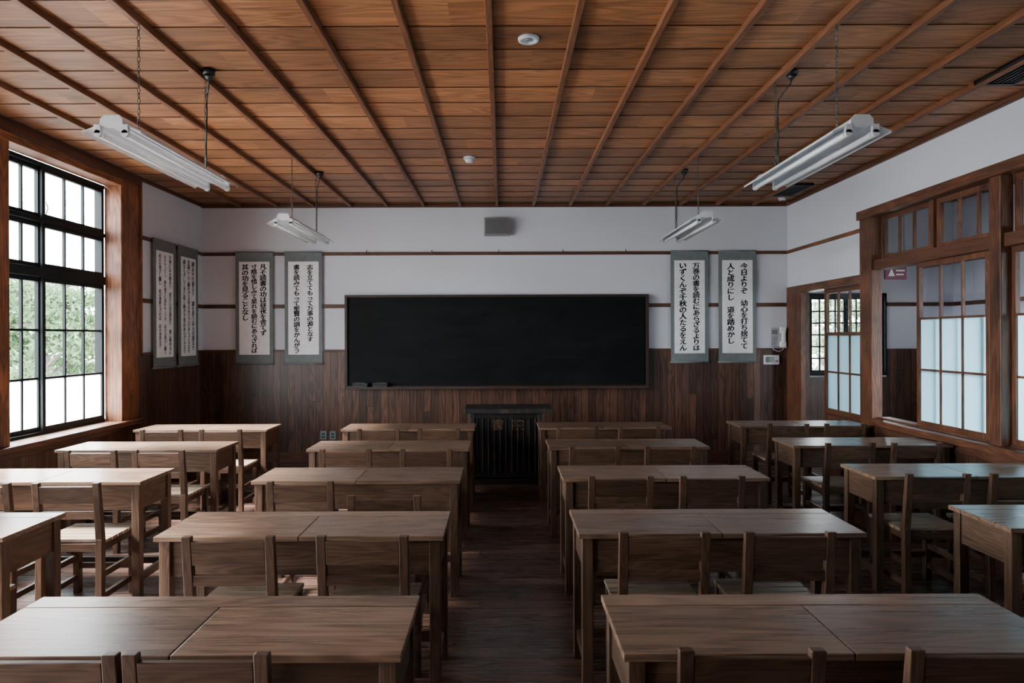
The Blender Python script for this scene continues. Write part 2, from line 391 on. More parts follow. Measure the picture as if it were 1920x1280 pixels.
# right wall ----------------------------------------------------------
RB=[(4.64,6.11),(3.05,4.53),(1.40,2.94),(-.22,1.29)]
X0,X1=XR,XR+.12
mb=MB()
mb.box(X0,X1,YF,6.32,2.61,ZC); mb.box(X0,X1,6.32,YB,2.03,ZC); mb.box(X0,X1,YF,6.32,0,.66)
mb.box(X0,X1,7.74,YB,0,2.03); mb.box(X0,X1,YF,-.22,.66,2.61)
add('wall_right',mb,[M['plaster']],kind='structure')
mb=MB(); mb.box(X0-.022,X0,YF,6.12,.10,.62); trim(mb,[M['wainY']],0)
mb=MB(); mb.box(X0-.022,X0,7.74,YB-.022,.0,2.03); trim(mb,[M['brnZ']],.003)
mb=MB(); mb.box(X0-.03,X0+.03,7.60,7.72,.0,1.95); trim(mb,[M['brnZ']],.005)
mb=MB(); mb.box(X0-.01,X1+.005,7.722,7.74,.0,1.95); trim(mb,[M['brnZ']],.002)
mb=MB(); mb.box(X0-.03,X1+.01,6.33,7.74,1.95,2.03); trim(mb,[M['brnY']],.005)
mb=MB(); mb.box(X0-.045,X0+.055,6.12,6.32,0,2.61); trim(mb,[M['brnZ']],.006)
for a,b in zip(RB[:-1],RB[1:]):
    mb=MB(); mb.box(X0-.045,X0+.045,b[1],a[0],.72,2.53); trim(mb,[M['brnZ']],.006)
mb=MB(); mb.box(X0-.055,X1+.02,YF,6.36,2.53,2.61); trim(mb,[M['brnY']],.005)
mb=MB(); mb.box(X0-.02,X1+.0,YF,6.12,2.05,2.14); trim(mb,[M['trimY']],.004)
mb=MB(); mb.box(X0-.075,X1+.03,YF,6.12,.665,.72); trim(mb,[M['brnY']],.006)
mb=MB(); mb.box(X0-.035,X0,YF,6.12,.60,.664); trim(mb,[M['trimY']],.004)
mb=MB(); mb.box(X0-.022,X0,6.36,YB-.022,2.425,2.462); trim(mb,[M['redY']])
mb=MB(); mb.box(X0-.03,X0,YF,YB-.03,2.985,ZC); trim(mb,[M['trimY']])
mb=MB(); mb.box(X0-.036,X0,YF,6.12,0,.12); add('baseboard_right',mb,[M['trimY']],kind='structure',bevel=.003)

def right_window(y0,y1,open_):
    wn[0]+=1; xc=XR+.065; ym=(y0+y1)/2
    root=MB(); root.box(xc-.04,xc+.045,ym-.03,ym+.03,2.14,2.53)
    root.box(xc-.05,xc+.05,y0,y1,.72,.735)
    r=add('window_%d'%wn[0],root,[M['brnZ']],kind='structure',bevel=.002,label='brown timber interior window with sliding sashes of frosted glass')
    for a,b in ((y0,ym-.03),(ym+.03,y1)):
        fr=MB(); g=MB(); pane,(c,d,rw)=sash(fr,g,'Y',a,b,2.14,2.53,3,1,xc,st=.04,mu=.018,th=.03)
        o=add('transom_sash',fr,[M['brnZ']],parent=r); pane(g,c,d); add('window_glass',g,[M['glass']],parent=o,fix=False)
    spans=[(y0+.10,y0+.93,xc-.022),(y0+.165,y0+.995,xc+.022)] if open_ else [(y0+.0,ym+.03,xc+.022),(ym-.03,y1,xc-.022)]
    for a,b,n in spans:
        fr=MB(); g=MB(); g2=MB()
        pane,(c,d,rw)=sash(fr,g,'Y',a,b,.735,2.05,3,3,n,st=.035,mu=.016,th=.03,rail=.04)
        o=add('sliding_sash',fr,[M['brnZ']],parent=r)
        zz=c+(d-c)*2/3; pane(g,zz,d); 
        add('window_glass',g,[M['glass']],parent=o,fix=False)
        pane(g2,c,zz)
        if not(open_ and n>xc): add('frosted_glass',g2,[M['frostb']],parent=o,fix=False)
        else: add('window_glass',g2,[M['glass']],parent=o,fix=False)
for i,(a,b) in enumerate(RB): right_window(a,b,i==0)

# sliding door (half open)
fr=MB(); xd=XR+.06
fr.box(xd-.018,xd+.018,6.42,6.465,0.01,1.95); fr.box(xd-.018,xd+.018,7.155,7.20,.01,1.95)
for z0,z1 in ((1.90,1.95),(1.465,1.50),(.66,.71),(.01,.10)): fr.box(xd-.018,xd+.018,6.465,7.155,z0,z1)
for i in (1,2):
    y=6.465+.69*i/3; fr.box(xd-.012,xd+.012,y-.009,y+.009,.71,1.90)
fr.box(xd-.012,xd+.012,6.465,7.155,1.08,1.098)
door=add('door_1',fr,[M['brnZ']],kind='structure',bevel=.002,label='half-open sliding wooden door with frosted panes')
g=MB(); g.face([(xd,6.465,.71),(xd,7.155,.71),(xd,7.155,1.465),(xd,6.465,1.465)]); add('frosted_glass',g,[M['frostb']],parent=door,fix=False)
g=MB(); g.face([(xd,6.465,1.5),(xd,7.155,1.5),(xd,7.155,1.9),(xd,6.465,1.9)]); add('window_glass',g,[M['glass']],parent=door,fix=False)
g=MB(); g.box(xd-.008,xd+.008,6.465,7.155,.10,.66); add('door_panel',g,[M['brnY']],parent=door)

# corridor -------------------------------------------------------------
hx0,hx1,hz0,hz1=3.58,4.50,1.0,1.96
mb=MB(); mb.box(XR+.12,hx0,YB,YB+.15,0,ZC+.03); mb.box(hx1,XH+.15,YB,YB+.15,0,ZC+.03)
mb.box(hx0,hx1,YB,YB+.15,0,hz0); mb.box(hx0,hx1,YB,YB+.15,hz1,ZC+.03)
add('wall_corridor_end',mb,[M['plaster']],kind='structure')
wn[0]+=1
root=MB(); root.box(hx0,hx0+.03,YB-.03,YB+.05,hz0,hz1); root.box(hx1-.02,hx1,YB-.03,YB+.05,hz0,hz1); root.box(hx0,hx1,YB-.03,YB+.05,hz1-.04,hz1); root.box(hx0,hx1,YB-.04,YB+.05,hz0,hz0+.03)
r=add('window_%d'%wn[0],root,[M['frame']],kind='structure',label='small dark grid window at the corridor end')
for a,b in ((hx0+.03,(hx0+hx1)/2),((hx0+hx1)/2,hx1-.02)):
    fr=MB(); g=MB(); pane,(c,d,rw)=sash(fr,g,'X',a,b,hz0+.03,hz1-.04,4,6,YB+.02,st=.03,mu=.017,th=.03); o=add('sash',fr,[M['frame']],parent=r)
    pane(g,c,d); add('window_glass',g,[M['glass']],parent=o,fix=False)
mb=MB(); mb.box(hx1+.01,XH,YB-.02,YB,0,1.31); trim(mb,[M['wainX']],0)
mb=MB(); mb.box(XR+.14,hx1+.01,YB-.02,YB,0,.98); trim(mb,[M['wainX']],0)
mb=MB(); mb.box(XR+.122,hx0-.002,YB-.03,YB,.98,2.03); trim(mb,[M['brnZ']],.002)
mb=MB(); mb.box(hx1+.01,XH,YB-.03,YB,1.808,1.852); trim(mb,[M['trimX']])
CW=((3.6,5.2),(1.8,3.4))
mb=MB(); mb.box(XH,XH+.15,5.2,YB,0,ZC); mb.box(XH,XH+.15,YF,5.2,0,.7); mb.box(XH,XH+.15,YF,5.2,2.2,ZC); mb.box(XH,XH+.15,3.4,3.6,.7,2.2); mb.box(XH,XH+.15,YF,1.8,.7,2.2)
add('wall_corridor_outer',mb,[M['plaster']],kind='structure')
mb=MB(); mb.box(XH-.022,XH,YF,YB,0,.69); mb.box(XH-.022,XH,5.2,YB,.69,1.31); trim(mb,[M['wainY']],0)
mb=MB(); mb.box(XH-.03,XH,5.2,YB-.03,1.808,1.852); trim(mb,[M['trimY']])
for a,b in CW:
    wn[0]+=1; fr=MB(); g=MB(); pane,(c,d,rw)=sash(fr,g,'Y',a,b,.7,2.2,6,5,XH+.07,st=.05,mu=.02,th=.04)
    r=add('window_%d'%wn[0],fr,[M['frame']],kind='structure',label='dark grid window in the corridor'); pane(g,c,d); add('window_glass',g,[M['glass']],parent=r,fix=False)

# hanging sign in the corridor
s=empty('hanging_sign',(4.03,7.0,2.04),'small magenta direction sign with white arrows hanging in the corridor','sign')
mb=MB(); mb.box(-.11,.11,-.012,.012,0,.27); add('sign_board',mb,[M['magenta']],parent=s,bevel=.002)
mb=MB(); mb.face([(-.09,-.014,.17),(-.02,-.014,.17),(-.055,-.014,.25)]); mb.face([(-.0,-.014,.21),(.03,-.014,.17),(.06,-.014,.21),(.03,-.014,.25)])
mb.face([(-.08,-.014,.03),(-.01,-.014,.03),(-.045,-.014,.11)]); mb.face([(.0,-.014,.08),(.09,-.014,.08),(.09,-.014,.095),(.0,-.014,.095)]); mb.face([(.0,-.014,.04),(.08,-.014,.04),(.08,-.014,.055),(.0,-.014,.055)])
add('sign_symbols',mb,[M['paper']],parent=s,fix=False)
mb=MB(); mb.cyl((-.09,0,.27),(-.09,0,ZC-2.04),.003); mb.cyl((.09,0,.27),(.09,0,ZC-2.04),.003); add('hanging_wire',mb,[M['metal']],parent=s)

# ------------------------------------------------------------------ text
def text_column(chars,x,ztop,zbot,y,bold=.04):
    cu=bpy.data.curves.new('t','FONT'); cu.body='\n'.join(chars); cu.align_x='CENTER'; cu.size=1; cu.resolution_u=3
    cu.space_line=.92
    ob=bpy.data.objects.new('t',cu); COL.objects.link(ob)
    dg=bpy.context.evaluated_depsgraph_get(); dg.update()
    me=bpy.data.meshes.new_from_object(ob.evaluated_get(dg))
    vs=[v.co.copy() for v in me.vertices]; fs=[tuple(p.vertices) for p in me.polygons]
    bpy.data.objects.remove(ob); bpy.data.meshes.remove(me)
    if not vs: return [],[]
    y0=min(v.y for v in vs); y1=max(v.y for v in vs); x0=min(v.x for v in vs); x1=max(v.x for v in vs)
    s=(ztop-zbot)/(y1-y0); xm=(x0+x1)/2
    kx=1.14; V=[];F=[]
    sh=[(0,0)] if bold==0 else [(-1,-.7),(1,.7),(0,0),(-.5,-.35),(.5,.35),(.3,-.5),(-.3,.5)]
    for i,(dx,dz) in enumerate(sh):
        b=len(V)
        V+=[(x+(v.x-xm+dx*bold)*s*kx,y-i*.0001,zbot+(v.y-y0+(v.x-xm)*(.07 if bold else 0)+dz*bold*.8)*s) for v in vs]
        F+=[tuple(b+q for q in f) for f in fs]
    return V,F
def text_obj(name,cols,parent,mat,y,bold=.05):
    for c in cols:
        v,f=text_column(*c[:4],y,bold)
        me=bpy.data.meshes.new(name); me.from_pydata(v,[],f); me.materials.append(mat)
        add(name,me,[],parent=parent)

# ------------------------------------------------------------------ scrolls
def scroll(loc,rot,cols,label,w=.44,bold=.042):
    H=1.315
    e=empty('hanging_scroll',loc,label,'hanging scroll','calligraphy scrolls hung along the wall rail',rot)
    mb=MB(); mb.box(-w/2,w/2,-.010,-.006,.015,H); add('cloth_backing',mb,[M['cloth']],parent=e)
    mb=MB(); mb.box(-.178,.178,-.0125,-.0102,.118,1.205); add('paper',mb,[M['paper']],parent=e)
    mb=MB(); mb.cyl((-w/2-.008,-.012,.015),(w/2+.008,-.012,.015),.012); add('bottom_rod',mb,[M['cloth']],parent=e)
    mb=MB(); mb.cyl((-w/2,-.010,H),(w/2,-.010,H),.008); add('top_rod',mb,[M['cloth']],parent=e)
    text_obj('calligraphy_column',cols,e,M['ink'],-.0135,bold)
    return e
base=1.147
yw=YB-.026
L2='grey-green bordered hanging scroll with '
scroll((-2.90,yw,base),0,[("凡そ読書の功は昼夜を舎てず",.105,1.175,.34),("寸陰を惜しみて是れを励むにあらざれば",.0,1.175,.14),("其の功を見ることなし",-.105,1.175,.52)],L2+'three columns of black calligraphy')
scroll((-2.325,yw,base),0,[("志を立ててもって万事の源となす",.078,1.17,.27),("書を読みてもって聖賢の訓をかんがう",-.078,1.17,.14)],L2+'two bold calligraphy columns beside blackboard')
scroll((2.19,yw,base),0,[("万巻の書を読むにあらざるよりは",.078,1.17,.15),("いずくんぞ千秋の人たるをえん",-.078,1.17,.15)],L2+'two calligraphy columns beside the blackboard')
scroll((2.75,yw,base),0,[("今日よりぞ　幼心を打ち捨てて",.078,1.17,.17),("人と成りにし　道を踏めかし",-.078,1.17,.23)],L2+'two calligraphy columns near wall telephone')
xw=XL+.026
scroll((xw,7.58,base),math.pi/2,[("誠は天の道なり　誠を思うは人の道なり",.105,1.175,.18),("至誠にして動かざる者は未だ之れあらざるなり",.0,1.175,.15),("誠ならずして未だ能く動かす者はあらざるなり",-.105,1.175,.15)],L2+'small calligraphy near the room corner',.47,.03)
scroll((xw,7.05,base),math.pi/2,[("天地には大徳あり　君父には至恩あり　徳に報ゆるに",.105,1.175,.15),("心をもってし　恩を復すに身をもってす　此の日再びし難く",.0,1.175,.15),("此の生復びし難し　此の事終えざれば　此の身息まず",-.105,1.175,.22)],L2+'small calligraphy beside window post',.47,.03)

# ------------------------------------------------------------------ blackboard
bb=empty('blackboard',(-.065,YB-.03,.865),'wide black chalkboard in a thin dark wooden frame on the wall','blackboard')
W2=1.765
mb=MB(); mb.box(-W2+.03,W2-.03,-.05,-.005,.03,1.06); add('writing_surface',mb,[M['board']],parent=bb)
mb=MB(); 
mb.box(-W2,W2,-.075,-.005,1.06,1.09); mb.box(-W2,-W2+.032,-.075,-.005,.03,1.06); mb.box(W2-.032,W2,-.075,-.005,.03,1.06); mb.box(-W2,W2,-.075,-.005,0,.035)
add('wooden_frame',mb,[M['bbframe']],parent=bb,bevel=.003)
mb=MB(); mb.box(-W2+.02,W2-.02,-.155,-.075,.005,.02); mb.box(-W2+.02,W2-.02,-.165,-.155,.005,.028); add('chalk_tray',mb,[M['bbframe']],parent=bb,bevel=.002)
for x in (-1.64,-1.41):
    e=empty('blackboard_eraser',(x,YB-.145,.886),'dark felt blackboard eraser resting on the chalk tray','eraser','erasers on the chalk tray')
    mb=MB(); mb.box(-.085,.085,-.025,.025,0,.03); add('felt_pad',mb,[M['black']],parent=e,bevel=.004)
    mb=MB(); mb.box(-.09,.09,-.027,.027,.03,.052); add('eraser_back',mb,[M['black']],parent=e,bevel=.006)
    mb=MB(); mb.box(-.06,.06,-.028,.028,.052,.056); add('hand_strap',mb,[M['metal']],parent=e)
for x in (-1.58,-.82,-.04,.71,1.44):
    mb=MB(); mb.tube([(0,0,0),(0,-.03,0),(0,-.045,.012),(0,-.04,.03)],.005); mb.tube([(0,-.03,0),(.06,-.02,-.02),(.12,-.006,-.028)],.002)
    add('wall_hook',mb,[M['black']],loc=(x,YB-.023,2.45),label='small black wire hook screwed into the wall rail',cat='hook',group='hooks along the wall rail')

# wall speaker
e=empty('wall_speaker',(-.06,YB,2.645),'small grey square loudspeaker box high on the wall','speaker')
mb=MB(); mb.box(-.148,.148,-.11,0,0,.205); add('speaker_cabinet',mb,[M['greyp']],parent=e,bevel=.008)
mb=MB(); mb.box(-.13,.13,-.116,-.108,.015,.19)
for i in range(9): mb.box(-.125,.125,-.12,-.115,.025+i*.018,.031+i*.018)
add('speaker_grille',mb,[M['dgrey']],parent=e)
mb=MB(); mb.cyl((0,-.1205,.10),(0,-.123,.10),.05,n=24); add('speaker_cone_cover',mb,[M['dgrey']],parent=e)

# outlets
for x in (-2.10,-1.99):
    e=empty('wall_outlet',(x,YB-.022,.27),'pale blue-grey power outlet plate on the dark wainscot','outlet','outlets low on the wainscot')
    mb=MB(); mb.box(-.036,.036,-.008,0,0,.10); add('cover_plate',mb,[M['cyan']],parent=e,bevel=.003)
    mb=MB()
    for z in (.03,.065): mb.box(-.018,.018,-.0105,-.008,z-.011,z+.011)
    add('socket',mb,[M['lcd']],parent=e)
# telephone
e=empty('wall_telephone',(3.225,YB,1.335),'white wall-mounted intercom telephone with handset','telephone')
mb=MB(); mb.box(-.10,.10,-.045,0,0,.225); add('phone_body',mb,[M['lgrey']],parent=e,bevel=.012)
mb=MB(); mb.box(.01,.08,-.085,-.045,.16,.232); mb.box(.01,.08,-.085,-.045,-.006,.065); mb.box(.024,.066,-.098,-.068,.05,.18); add('handset',mb,[M['whitetube']],parent=e,bevel=.010)
mb=MB()
for i in range(3):
    for j in range(4): mb.box(-.08+i*.027,-.066+i*.027,-.048,-.045,.03+j*.025,.041+j*.025)
mb.box(-.08,-.012,-.048,-.045,.15,.20)
add('keypad',mb,[M['greyp']],parent=e)
mb=MB(); mb.tube([(.045,-.06,.0),(.05,-.05,-.03),(.0,-.05,-.055),(-.06,-.045,-.03),(-.06,-.03,.005)],.004); add('phone_cord',mb,[M['white']],parent=e)
e=empty('wall_control_panel',(3.145,YB-.022,1.13),'white control panel with small dark screen on wainscot','control panel')
mb=MB(); mb.box(-.09,.09,-.025,0,0,.11); add('panel_body',mb,[M['white']],parent=e,bevel=.005)
mb=MB(); mb.box(-.07,.02,-.029,-.025,.025,.09); add('display_screen',mb,[M['lcd']],parent=e)
mb=MB(); mb.box(.04,.075,-.03,-.025,.03,.05); add('button',mb,[M['greyp']],parent=e)

# smoke detector, downlight, sensor, vents
e=empty('smoke_detector',(-.283,5.95,ZC),'round white smoke detector fixed to ceiling boards','smoke detector')
mb=MB(); mb.cyl((0,0,.005),(0,0,-.014),.052,.052,24); mb.cyl((0,0,-.014),(0,0,-.042),.046,.03,24); add('detector_body',mb,[M['white']],parent=e)
mb=MB(); mb.cyl((.03,0,-.03),(.03,0,-.036),.004); add('indicator',mb,[M['black']],parent=e)
e=empty('ceiling_downlight',(.143,3.58,ZC),'round white recessed ceiling light with glass center','ceiling light')
mb=MB(); mb.torus((0,0,-.004),.045,.012,(1,0,0),(0,1,0),n=32,k=8); mb.cyl((0,0,.006),(0,0,-.006),.046,n=32); add('white_trim_ring',mb,[M['white']],parent=e)
mb=MB(); mb.cyl((0,0,-.004),(0,0,-.014),.022,.014,n=20); add('lens',mb,[M['cyan']],parent=e)
e=empty('ceiling_sensor',(3.17,7.72,ZC),'small white ceiling sensor near the corner','sensor')
mb=MB(); mb.cyl((0,0,.003),(0,0,-.03),.05,.035,20); add('sensor_body',mb,[M['white']],parent=e)
mb=MB(); mb.cyl((0,0,-.03),(0,0,-.036),.015,.01,12); add('sensor_lens',mb,[M['greyp']],parent=e)
for (x0,x1,y0,y1) in ((2.92,3.17,3.0,4.22),(2.93,3.2,7.0,7.5)):
    e=empty('ceiling_air_vent',((x0+x1)/2,(y0+y1)/2,ZC),'black slatted air vent set in the ceiling','air vent','ceiling air vents')
    w=(x1-x0)/2; d=(y1-y0)/2
    mb=MB(); mb.box(-w,w,-d,-d+.02,-.022,.01); mb.box(-w,w,d-.02,d,-.022,.01); mb.box(-w,-w+.02,-d,d,-.022,.01); mb.box(w-.02,w,-d,d,-.022,.01); mb.box(-w,w,-d,d,-.004,.012)
    add('vent_frame',mb,[M['black']],parent=e)
    mb=MB()
    for i in range(7):
        x=-w+.02+(2*w-.04)*(i+.5)/7; mb.box(x-.004,x+.004,-d+.02,d-.02,-.018,-.004)
    add('vent_slats',mb,[M['black']],parent=e)

# ------------------------------------------------------------------ fluorescent fixtures
def fixture():
    e=empty('fluorescent_light_fixture',(-1.77,3.67,ZC),'white twin-tube fluorescent light hung on chains, switched off','ceiling light','fluorescent lights hung from the ceiling')
    Lh=.57; zb=-.60
    mb=MB(); mb.prism([(-.045,zb),(-.041,zb+.026),(-.028,zb+.042),(.028,zb+.042),(.041,zb+.026),(.045,zb),(.02,zb-.008),(-.02,zb-.008)],-Lh,Lh)
    add('housing',mb,[M['white']],parent=e,bevel=.001)
    for sgn in (-1,1):
        mb=MB(); p=[(sgn*.02,zb+.002),(sgn*.045,zb+.010),(sgn*.133,zb-.026),(sgn*.1345,zb-.036),(sgn*.132,zb-.029),(sgn*.045,zb+.007)]
        mb.prism(p,-Lh-.005,Lh+.005); add('reflector_wing',mb,[M['white']],parent=e)
        mb=MB(); mb.cyl((sgn*.062,-Lh+.02,zb-.036),(sgn*.062,Lh-.02,zb-.036),.0145,n=16); add('tube',mb,[M['whitetube']],parent=e)
        for en in (-1,1):
            mb=MB(); y=en*Lh
            mb.box(sgn*.062-.015,sgn*.062+.015,y-.010,y+.010,zb-.036,zb+.004); mb.cyl((sgn*.062,y-.010,zb-.036),(sgn*.062,y+.010,zb-.036),.017,n=16)
            add('lamp_holder',mb,[M['white']],parent=e,bevel=.001)
    for en in (-1,1):
        mb=MB(); y=en*(Lh+.004); mb.prism([(-.054,zb-.004),(-.051,zb+.030),(-.034,zb+.048),(.034,zb+.048),(.051,zb+.030),(.054,zb-.004)],y-.003,y+.003)
        add('end_cap',mb,[M['white']],parent=e,bevel=.001)
    for yy in (-.34,.41):
        mb=MB(); z=zb+.05; i=0
        while z<-.01:
            u=(1,0,0) if i%2 else (0,1,0)
            mb.torus((0,yy,z+.014),.011,.0022,u,(0,0,1),sx=.6,sy=1.45,n=8,k=4); z+=.0255; i+=1
        mb.tube([(0,yy,zb+.04),(0,yy,zb+.06)],.004)
        mb.tube([(0,yy,-.02),(0,yy,.005)],.004)
        add('chain',mb,[M['metal']],parent=e)
    mb=MB(); mb.cyl((.06,.32,.0),(.06,.32,-.03),.036,.032,20); mb.cyl((.06,.32,-.03),(.06,.32,-.055),.032,.012,20); add('ceiling_rose',mb,[M['black']],parent=e)
    mb=MB(); pts=[(.06,.32,-.05),(.055,.33,-.08),(.03,.37,-.115),(.012,.40,-.15),(.01,.405,-.25),(.008,.40,-.4),(.008,.40,zb+.04)]
    mb.tube(pts,.0045); add('power_cord',mb,[M['black']],parent=e)
    return e
fx=fixture()
for x,y in ((1.65,3.70),(-1.78,6.13),(1.65,6.08)): copy_thing(fx,(x,y,ZC))

# ------------------------------------------------------------------ desks
DW,DD,DH=1.17,.40,.66
def desk():
    e=empty('student_desk',(0,0,0),'two-seat brown wooden school desk with paired hinged lids','desk','rows of two-seat school desks')
    hw,hd=DW/2,DD/2
    mb=MB(); mb.box(-hw,hw,hd-.085,hd,DH-.02,DH); add('top_rail',mb,[M['top']],parent=e,bevel=.0025)
    mb=MB(); mb.box(-hw,-.0018,-hd,hd-.0885,DH-.02,DH); add('lid',mb,[M['top']],parent=e,bevel=.0025)
    mb=MB(); mb.box(.0018,hw,-hd,hd-.0885,DH-.02,DH); add('lid',mb,[M['top']],parent=e,bevel=.0025)
    z0,z1=DH-.165,DH-.021
    mb=MB(); mb.box(-hw+.06,hw-.06,-hd+.03,-hd+.048,z0,z1); add('front_apron',mb,[M['deskX']],parent=e)
    mb=MB(); mb.box(-hw+.06,hw-.06,hd-.048,hd-.03,z0,z1); add('rear_apron',mb,[M['deskX']],parent=e)
    for s in (-1,1):
        mb=MB(); mb.box(s*(hw-.035)-.011,s*(hw-.035)+.011,-hd+.06,hd-.06,z0,z1); add('side_apron',mb,[M['deskY']],parent=e)
        mb=MB(); mb.box(s*(hw-.037)-.011,s*(hw-.037)+.011,-hd+.06,hd-.06,.085,.13); add('side_stretcher',mb,[M['deskY']],parent=e,bevel=.002)
        for t in (-1,1):
            mb=MB(); x=s*(hw-.037); y=t*(hd-.038); mb.box(x-.0225,x+.0225,y-.0225,y+.0225,0,DH-.0205); add('leg',mb,[M['deskZ']],parent=e,bevel=.003)
    mb=MB(); mb.box(-hw+.048,hw-.048,hd-.055,hd-.03,.09,.13); add('foot_rail',mb,[M['deskX']],parent=e,bevel=.002)
    mb=MB(); mb.box(-hw+.06,hw-.06,-hd+.048,hd-.048,z0,z0+.01); add('storage_bottom',mb,[M['deskX']],parent=e)
    return e
D=[(-.843,2.12),(-.825,3.15),(-.823,4.214),(-.828,5.306),(-.83,6.36),
   (.888,2.12),(.893,3.17),(.925,4.25),(.92,5.35),(.905,6.42),
   (-2.60,3.15),(-2.61,4.214),(-2.635,5.30),(-2.645,6.36),
   (2.69,3.23),(2.70,4.28),(2.71,5.39),(2.705,6.48)]
d0=desk(); first=True
for x,y in D:
    lab='two-seat brown wooden school desk with paired hinged lids'
    if x<-2: lab='two-seat wooden school desk by the windows, lids in bright daylight'
    if x>2: lab='two-seat brown wooden school desk standing by the corridor-side wall'
    if first: d0.location=(x,y-DD/2,0); first=False
    else: copy_thing(d0,(x,y-DD/2,0),label=lab)

# ------------------------------------------------------------------ chairs
def chair():
    e=empty('wooden_chair',(0,0,0),'low brown wooden school chair with slatted seat pushed under desk','chair','wooden chairs tucked under the school desks')
    hw=.176; top=.705
    for s in (-1,1):
        x=s*(hw-.018)
        mb=MB()
        def leg(y0,z0,y1,z1,t0=.018,t1=.018,w=.018):
            mb.hexa([(x-w,y0-t0,z0),(x+w,y0-t0,z0),(x+w,y0+t0,z0),(x-w,y0+t0,z0),(x-w,y1-t1,z1),(x+w,y1-t1,z1),(x+w,y1+t1,z1),(x-w,y1+t1,z1)])
        leg(.03,0,.035,.40); leg(.035,.40,0.0,top,.018,.013)
        add('back_post',mb,[M['chairZ']],parent=e,bevel=.003)
        mb=MB(); leg(.355,0,.355,.375); add('front_leg',mb,[M['chairZ']],parent=e,bevel=.003)
        mb=MB(); mb.box(x-.01,x+.01,.055,.335,.335,.374); add('seat_side_rail',mb,[M['chairY']],parent=e)
        mb=MB(); mb.box(x-.01,x+.01,.05,.336,.19,.222); add('side_stretcher',mb,[M['chairY']],parent=e,bevel=.002)
        mb=MB(); mb.box(x-.01,x+.01,.05,.336,.075,.107); add('side_stretcher',mb,[M['chairY']],parent=e,bevel=.002)
    mb=MB(); mb.hexa([(-hw+.036,.0,.592),(hw-.036,.0,.592),(hw-.036,.016,.594),(-hw+.036,.016,.594),(-hw+.036,-.010,.685),(hw-.036,-.010,.685),(hw-.036,.006,.687),(-hw+.036,.006,.687)])
    add('back_board',mb,[M['chairX']],parent=e,bevel=.003)
    mb=MB(); mb.box(-hw+.036,hw-.036,.007,.023,.510,.552); add('back_rail',mb,[M['chairX']],parent=e,bevel=.002)
    mb=MB(); mb.box(-hw+.036,hw-.036,.347,.363,.335,.374); add('seat_front_rail',mb,[M['chairX']],parent=e)
    mb=MB(); mb.box(-hw+.036,hw-.036,.025,.041,.335,.374); add('seat_back_rail',mb,[M['chairX']],parent=e)
    mb=MB(); mb.box(-hw+.036,hw-.036,.347,.361,.14,.172); add('front_stretcher',mb,[M['chairX']],parent=e,bevel=.002)
    mb=MB()
    n=6; a,b=.058,.385
    for i in range(n):
        y0=a+(b-a)*i/n; mb.box(-hw-.004,hw+.004,y0,y0+(b-a)/n-.009,.3745,.392)
    add('seat',mb,[M['seat']],parent=e,bevel=.002,label='pale slatted seat')
    return e
C=[(-1.10,1.638),(-.737,1.638),(-1.048,2.605),(-.537,2.605),(-1.069,3.60),(-.569,3.27),(-1.067,4.63),(-.521,4.63),(-1.03,5.66),(-.53,5.66),
   (.60,1.65),(1.155,1.65),(.625,2.64),(1.11,2.64),(.640,3.70),(1.136,3.70),(.635,4.70),(1.154,4.70),(.63,5.74),(1.15,5.74),
   (-2.30,2.60),(-2.78,2.60),(-2.29,3.58),(-2.76,3.58),(-2.33,4.62),(-2.79,4.62),(-2.34,5.66),(-2.83,5.66),
   (2.44,2.70),(2.93,2.70),(2.385,3.74),(2.85,3.74),(2.46,4.83),(2.93,4.83),(2.47,5.90),(2.96,5.90)]
c0=chair()
for i,(x,y) in enumerate(C):
    lab='low brown wooden school chair with slatted seat pushed under desk'
    if (x,y)==(-.569,3.27): lab='low brown wooden school chair pulled well back from its desk'
    r=random.uniform(-.012,.012)
    if i==0: c0.location=(x,y,0)
    else: copy_thing(c0,(x,y,0),r,lab)

# ------------------------------------------------------------------ lectern
e=empty('lectern',(.045,6.95,0),'worn black lacquered wooden lectern with faded gold marks','lectern')
mb=MB(); mb.hexa([(-.425,-.20,.715),(.445,-.20,.715),(.445,.20,.735),(-.425,.20,.735),(-.425,-.20,.74),(.445,-.20,.74),(.445,.20,.76),(-.425,.20,.76)]); mb.box(-.425,.445,-.212,-.195,.705,.752)
add('lectern_top',mb,[M['lacqs']],parent=e,bevel=.004)
mb=MB(); mb.box(-.345,.325,-.15,.15,.07,.714); add('cabinet_body',mb,[M['lacq']],parent=e)
mb=MB(); mb.box(-.37,-.325,-.172,-.13,.0,.705); add('corner_post',mb,[M['lacqs']],parent=e,bevel=.003)
mb=MB(); mb.box(.305,.35,-.172,-.13,.0,.705); add('corner_post',mb,[M['lacqs']],parent=e,bevel=.003)
mb=MB()
for i in range(11):
    x=-.30+i*.058; mb.box(x-.005,x+.005,-.162,-.15,.10,.66)
add('front_slats',mb,[M['lacqs']],parent=e,bevel=.002)
for z0,z1 in ((.655,.70),(.07,.11)):
    mb=MB(); mb.box(-.325,.305,-.168,-.15,z0,z1); add('front_rail',mb,[M['lacq']],parent=e,bevel=.002)
mb=MB(); mb.box(-.38,.36,-.18,.16,0,.05); add('base_plinth',mb,[M['lacq']],parent=e,bevel=.004)
text_obj('faded_gold_lettering',[("書",-.09,.645,.535),("院",.11,.645,.535)],e,M['gold'],-.1635,.0)

